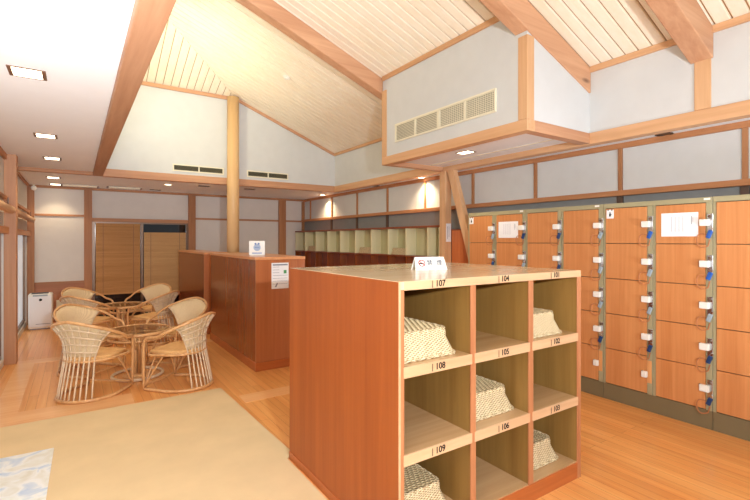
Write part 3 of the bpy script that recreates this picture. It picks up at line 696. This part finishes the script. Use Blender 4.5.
cg = MB().box(-.018, .012, -.004, .003, 0, .001).xf(onsign(-.060, .5)); obj('cigarette_mark', cg, blackink, t)
ln = MB()
for k in range(14): ln.box(-.088+k*.008, -.083+k*.008, -.003, .003, 0, .0008)
ln.xf(onsign(0, .14)); obj('small_print', ln, ink, t, kind='stuff')

# ================================================================== LOW CABINETS behind
def low_cabinet(name, label, x0, x1, y0, y1):
    t = thing(name, label, 'cabinet', ((x0+x1)/2, (y0+y1)/2, 0), 'low orange wood cabinets')
    obj('body', B(x0+.004, x1-.004, y0+.004, y1-.004, .10, 1.275), lamdark, t, .002)
    obj('top_board', B(x0-.004, x1+.004, y0-.004, y1+.004, 1.275, 1.308), wood('cab_top_'+str(round(y0)), (216, 148, 98), (234, 172, 122), 'Y', .3, .4, .2), t, .003)
    obj('end_panel', B(x0, x1, y0-.003, y0+.004, .105, 1.273), wood('end_panel_'+str(round(y0)), (170, 98, 56), (192, 118, 72), 'Z', .28, .5, .3, 22, .04), t, .001)
    obj('plinth', B(x0-.003, x1+.003, y0-.006, y1+.003, 0, .10), plinth_m, t, .003)
    obj('corner_strip', B(x0-.003, x0+.003, y0-.006, y0, .10, 1.275), edgeZ, t)
    return t
low_cabinet('low_cabinet', 'low orange wood cabinet with a notice on its end panel, nearest the mat', 1.698, 2.31, 4.964, 7.015)
low_cabinet('low_cabinet', 'low orange wood cabinet behind, mostly hidden, beside the round column', 1.698, 2.07, 7.42, 9.55)
t = thing('notice_sheet', 'white notice with a green mark taped to the end of the near low cabinet', 'notice', (1.99, 4.955, .93))
obj('page', B(1.886, 2.097, 4.9575, 4.9605, .934, 1.237), paper, t)
m = MB()
for k in range(7): m.box(1.90, 1.98 if k < 3 else 2.085, 4.957, 4.9575, 1.19-k*.033-.004, 1.19-k*.033)
m.box(1.90, 2.085, 4.957, 4.9575, 1.205, 1.222)
obj('writing', m, ink, t, kind='stuff')
obj('green_mark', B(2.035, 2.07, 4.9565, 4.9575, 1.11, 1.15), greenink, t)
obj('corner_mark', MB().prism([(1.925, 4.957, .955), (1.945, 4.957, .955), (1.965, 4.957, 1.0), (1.95, 4.957, 1.005)], (0, .0004, 0)), ink, t)
t = thing('square_sign', 'white square sign with a round blue emblem standing on the low cabinet', 'sign', (1.93, 5.6, 1.308))
ang = -.32; MR = Matrix.Translation((1.935, 5.6, 1.3085)) @ Matrix.Rotation(ang, 4, 'Z')
obj('panel', B(-.10, .10, -.004, .004, .004, .185).xf(MR), white_pl, t, .003)
obj('foot', B(-.08, .08, -.03, .03, 0, .005).xf(MR), white_pl, t)
rg = MB().lathe([(.0, .001), (.045, .001), (.045, 0)], n=30).xf(MR @ Matrix.Translation((0, -.004, .100)) @ Matrix.Rotation(PI/2, 4, 'X')); obj('emblem', rg, plain('pale_blue_ink', (176, 198, 226), .7), t)
m = MB()
for sx in (-.02, .02): m.add(MB().lathe([(0, .002), (.012, .002), (.012, 0)], n=16).xf(Matrix.Translation((sx, -.004, .148)) @ Matrix.Rotation(PI/2, 4, 'X')).v, MB().lathe([(0, .002), (.012, .002), (.012, 0)], n=16).f)
m.box(-.03, .03, -.0065, -.005, .098, .104).xf(MR); obj('emblem_detail', m, blueink, t)
obj('caption', B(-.06, .06, -.0052, -.004, .022, .034).xf(MR), blueink, t)

# ================================================================== AIR PURIFIER
t = thing('air_purifier', 'white boxy air purifier on the floor by the far left corner', 'air purifier', (-.5, 9.47, 0))
pf = MB()
def rbox(x0, x1, y0, y1, z0, z1): return MB().box(x0, x1, y0, y1, z0, z1)
obj('housing', rbox(-.665, -.33, 9.35, 9.60, .012, .60), white_pl, t, .025)
obj('front_panel', rbox(-.650, -.345, 9.338, 9.352, .05, .555), paper, t, .006)
obj('top_grille', MB().box(-.62, -.39, 9.37, 9.56, .599, .606), plain('dark_grille', (70, 74, 82), .5), t)
obj('control_strip', B(-.60, -.40, 9.343, 9.352, .560, .585), plain('grey_panel', (160, 168, 178), .4), t)
obj('logo_dot', MB().lathe([(0, .003), (.022, .003), (.022, 0)], n=20).xf(Matrix.Translation((-.495, 9.338, .50)) @ Matrix.Rotation(PI/2, 4, 'X')), blackink, t)
obj('base_line', B(-.56, -.36, 9.334, 9.338, .09, .098), ink, t)
obj('foot', B(-.64, -.355, 9.37, 9.58, 0, .014), ink, t)
t = thing('wall_socket', 'cream plug adaptor low on the wainscot right of the air purifier', 'socket', (-.21, YW-.02, .3))
obj('plate', B(-.30, -.14, YW-.03, YW-.015, .24, .40), cream_m, t, .003); obj('plug', B(-.25, -.19, YW-.06, YW-.03, .28, .35), cream_m, t, .004)

# ================================================================== RATTAN CHAIRS
def cr(pts, k=6, closed=False):
    P_ = [Vector(p) for p in pts]; n_ = len(P_); out = []
    for i in range(n_ if closed else n_-1):
        g_ = (lambda j: P_[j % n_]) if closed else (lambda j: P_[min(max(j, 0), n_-1)])
        p0, p1, p2, p3 = g_(i-1), g_(i), g_(i+1), g_(i+2)
        for s in range(k):
            u = s/k
            out.append(.5*((2*p1)+(-p0+p2)*u+(2*p0-5*p1+4*p2-p3)*u*u+(-p0+3*p1-3*p2+p3)*u**3))
    if not closed: out.append(P_[-1])
    return out
def rim_pt(a):          # a = -1..1 around the back; the tub opens towards +Y
    th = a*1.75; r = .345+.01*abs(a)
    return Vector((r*math.sin(th), -r*math.cos(th)*(.98), .775-.20*abs(a)**1.5))
def waist_pt(a, z=.40):
    th = a*1.75; return Vector((.262*math.sin(th), -.235*math.cos(th), z))
def base_pt(a):
    th = a*1.75; return Vector((.295*math.sin(th), -.325*math.cos(th), .018))
def shell(a, f):        # f 0 rim .. 1 waist .. 2 base
    if f <= 1:
        p = rim_pt(a).lerp(waist_pt(a), f); q = Vector((p.x, p.y, 0)); k = 1-.14*math.sin(PI*f)
        return Vector((p.x*k, p.y*k, p.z))
    return waist_pt(a).lerp(base_pt(a), f-1)
def sl(u, f):           # the slats fan out at the rim and gather towards the waist
    return shell(u*(.66-.26*min(f, 1)), f)
def make_chair(label):
    t = thing('rattan_armchair', label, 'chair', (0, 0, 0), 'rattan tub armchairs around the low tables')
    # top rail running into the curled arms and down to the front legs
    back = [rim_pt(a/8) for a in range(-8, 9)]
    L = [(-.262, .285, .03), (-.268, .285, .25), (-.278, .275, .46), (-.300, .225, .545)]
    Rr = [(-x, y, z) for x, y, z in L]
    pts = L+[tuple(p) for p in back]+list(reversed(Rr))
    obj('top_rail', MB().tube(cr(pts, 4), .0150, 8), rattan, t, smooth=True)
    br_ = [tuple(base_pt(a/6)) for a in range(-6, 7)]
    pts = [(-.262, .285, .018)]+br_+[(.262, .285, .018)]
    obj('base_ring', MB().tube(cr(pts, 4), .0165, 8), rattan, t, smooth=True)
    obj('front_stretcher', MB().tube([(-.262, .275, .05), (0, .27, .05), (.262, .275, .05)], .010, 6), rattan, t)
    sr = [tuple(waist_pt(a/6, .375)) for a in range(-6, 7)]
    obj('seat_ring', MB().tube(cr([(-.25, .24, .375)]+sr+[(.25, .24, .375)], 3, closed=True), .014, 8, closed=True), rattan, t, smooth=True)
    m = MB()
    for i in range(-4, 5):
        m.tube([sl(i/4, f*2/10) for f in range(0, 11)], .0085, 6)
    obj('back_slats', m, rattan_pale, t, smooth=True, label='pale upright canes of the back')
    m = MB()
    for f in (.22, .42, .62, .82):
        m.tube([sl(a/12*1.02, f)+Vector((sl(a/12, f).x, sl(a/12, f).y, 0)).normalized()*.008 for a in range(-12, 13)], .0085, 6)
    obj('cross_canes', m, rattan_pale, t, smooth=True)
    # woven back sheet, inside the slats
    v = []; f_ = []; na, nf = 20, 8
    for i in range(na+1):
        for j in range(nf+1):
            p = sl(-1+2*i/na, .03+.92*j/nf); k = Vector((p.x, p.y, 0)).normalized()*-.010; v.append(tuple(p+k))
    for i in range(na):
        for j in range(nf): a0 = i*(nf+1)+j; f_.append((a0, a0+1, a0+nf+2, a0+nf+1))
    o = obj('woven_back', MB().add(v, f_), cane_back, t, smooth=True); so = o.modifiers.new('s', 'SOLIDIFY'); so.thickness = .006; so.offset = 0
    # seat: rounded pad
    ring_ = [waist_pt(a/10, 0) for a in range(-10, 11)]+[Vector((.245, .235, 0)), Vector((.12, .262, 0)), Vector((-.12, .262, 0)), Vector((-.245, .235, 0))]
    m = MB(); v = []; N_ = len(ring_)
    lv = ((.95, .372), (.985, .392), (.96, .41), (.80, .418), (.4, .412))
    for s, z in lv: v += [(p.x*s, (p.y)*s, z) for p in ring_]
    f_ = [tuple(reversed(range(N_)))]
    for i in range(len(lv)-1):
        for k in range(N_): f_.append((i*N_+k, i*N_+(k+1) % N_, (i+1)*N_+(k+1) % N_, (i+1)*N_+k))
    f_.append(tuple(range((len(lv)-1)*N_, len(lv)*N_)))
    obj('seat', m.add(v, f_), cane_seat, t, smooth=True)
    for sx in (-1, 1):
        obj('brace', MB().tube(cr([(sx*.258, .275, .05), (sx*.19, .262, .20), (sx*.10, .255, .34), (sx*.02, .25, .365)], 4), .009, 6), rattan, t, smooth=True)
        obj('side_brace', MB().tube(cr([(sx*.262, .27, .05), (sx*.262, .16, .22), (sx*.25, .06, .36)], 4), .009, 6), rattan, t, smooth=True)
    return t
def make_table(label, loc):
    t = thing('rattan_table', label, 'table', (0, 0, 0), 'round rattan tables')
    R_ = .33
    obj('rim_ring', MB().tube([(R_*math.cos(k*PI/24), R_*math.sin(k*PI/24), .50) for k in range(48)], .016, 8, closed=True), rattan, t, smooth=True)
    obj('lower_ring', MB().tube([(.29*math.cos(k*PI/20), .29*math.sin(k*PI/20), .43) for k in range(40)], .011, 8, closed=True), rattan, t, smooth=True)
    obj('glass_top', MB().lathe([(R_-.012, .503), (R_-.012, .511), (0, .511)], n=48), gm, t)
    m = MB()
    for k in range(5):
        a = 2*PI*k/5; cx2, cy2 = .033*math.cos(a), .033*math.sin(a); m.tube([(cx2, cy2, .03), (cx2, cy2, .25), (cx2*1.2, cy2*1.2, .44)], .019, 8)
    obj('pedestal_poles', m, rattan, t, smooth=True)
    for k in range(5):
        a = 2*PI*k/5+.3; c_, s2 = math.cos(a), math.sin(a)
        obj('arm', MB().tube(cr([(.04*c_, .04*s2, .30), (.12*c_, .12*s2, .40), (.28*c_, .28*s2, .44), (.34*c_, .34*s2, .495)], 4), .010, 6), rattan, t, smooth=True)
    obj('base_ring', MB().tube([(.25*math.cos(k*PI/20), .25*math.sin(k*PI/20), .018) for k in range(40)], .016, 8, closed=True), rattan_pale, t, smooth=True)
    obj('base_plate', MB().lathe([(.0, .03), (.07, .03), (.09, .012), (.15, .012), (.15, .006), (0, .004)], n=36), rattan, t)
    t.location = loc
    return t
chair0 = make_chair('')
spots = [
    (.13, 5.17, -PI/4+.10, 'rattan armchair with its slatted back to the camera, front left of the near table'),
    (.92, 4.96, PI/4-.0, 'rattan armchair at the right of the near table, closest to the low cabinet'),
    (.12, 6.05, -PI*3/4, 'rattan armchair at the near table facing the camera from behind, left side'),
    (1.06, 5.93, PI*3/4-.15, 'rattan armchair at the near table facing the camera from behind, right side'),
    (.14, 7.42, -PI/4, 'rattan armchair with its back to the camera, left of the far table'),
    (.98, 7.30, PI/4, 'rattan armchair seen from behind at the right of the far table'),
    (.14, 8.28, -PI*3/4, 'farthest rattan armchair on the left, facing the camera at the far table'),
    (1.02, 8.25, PI*3/4, 'farthest rattan armchair on the right, facing the camera at the far table')]
for i, (x, y, a, lab) in enumerate(spots):
    c = chair0 if i == 0 else copy_tree(chair0)
    c.location = (x, y, .003 if False else 0); c.rotation_euler = (0, 0, a); c.scale = (.92, .92, .97); c['label'] = lab
tb = make_table('round glass-topped rattan table between the four near armchairs', (.57, 5.57, 0))
t2 = copy_tree(tb); t2.location = (.58, 7.85, 0); t2['label'] = 'round glass-topped rattan table between the four far armchairs'
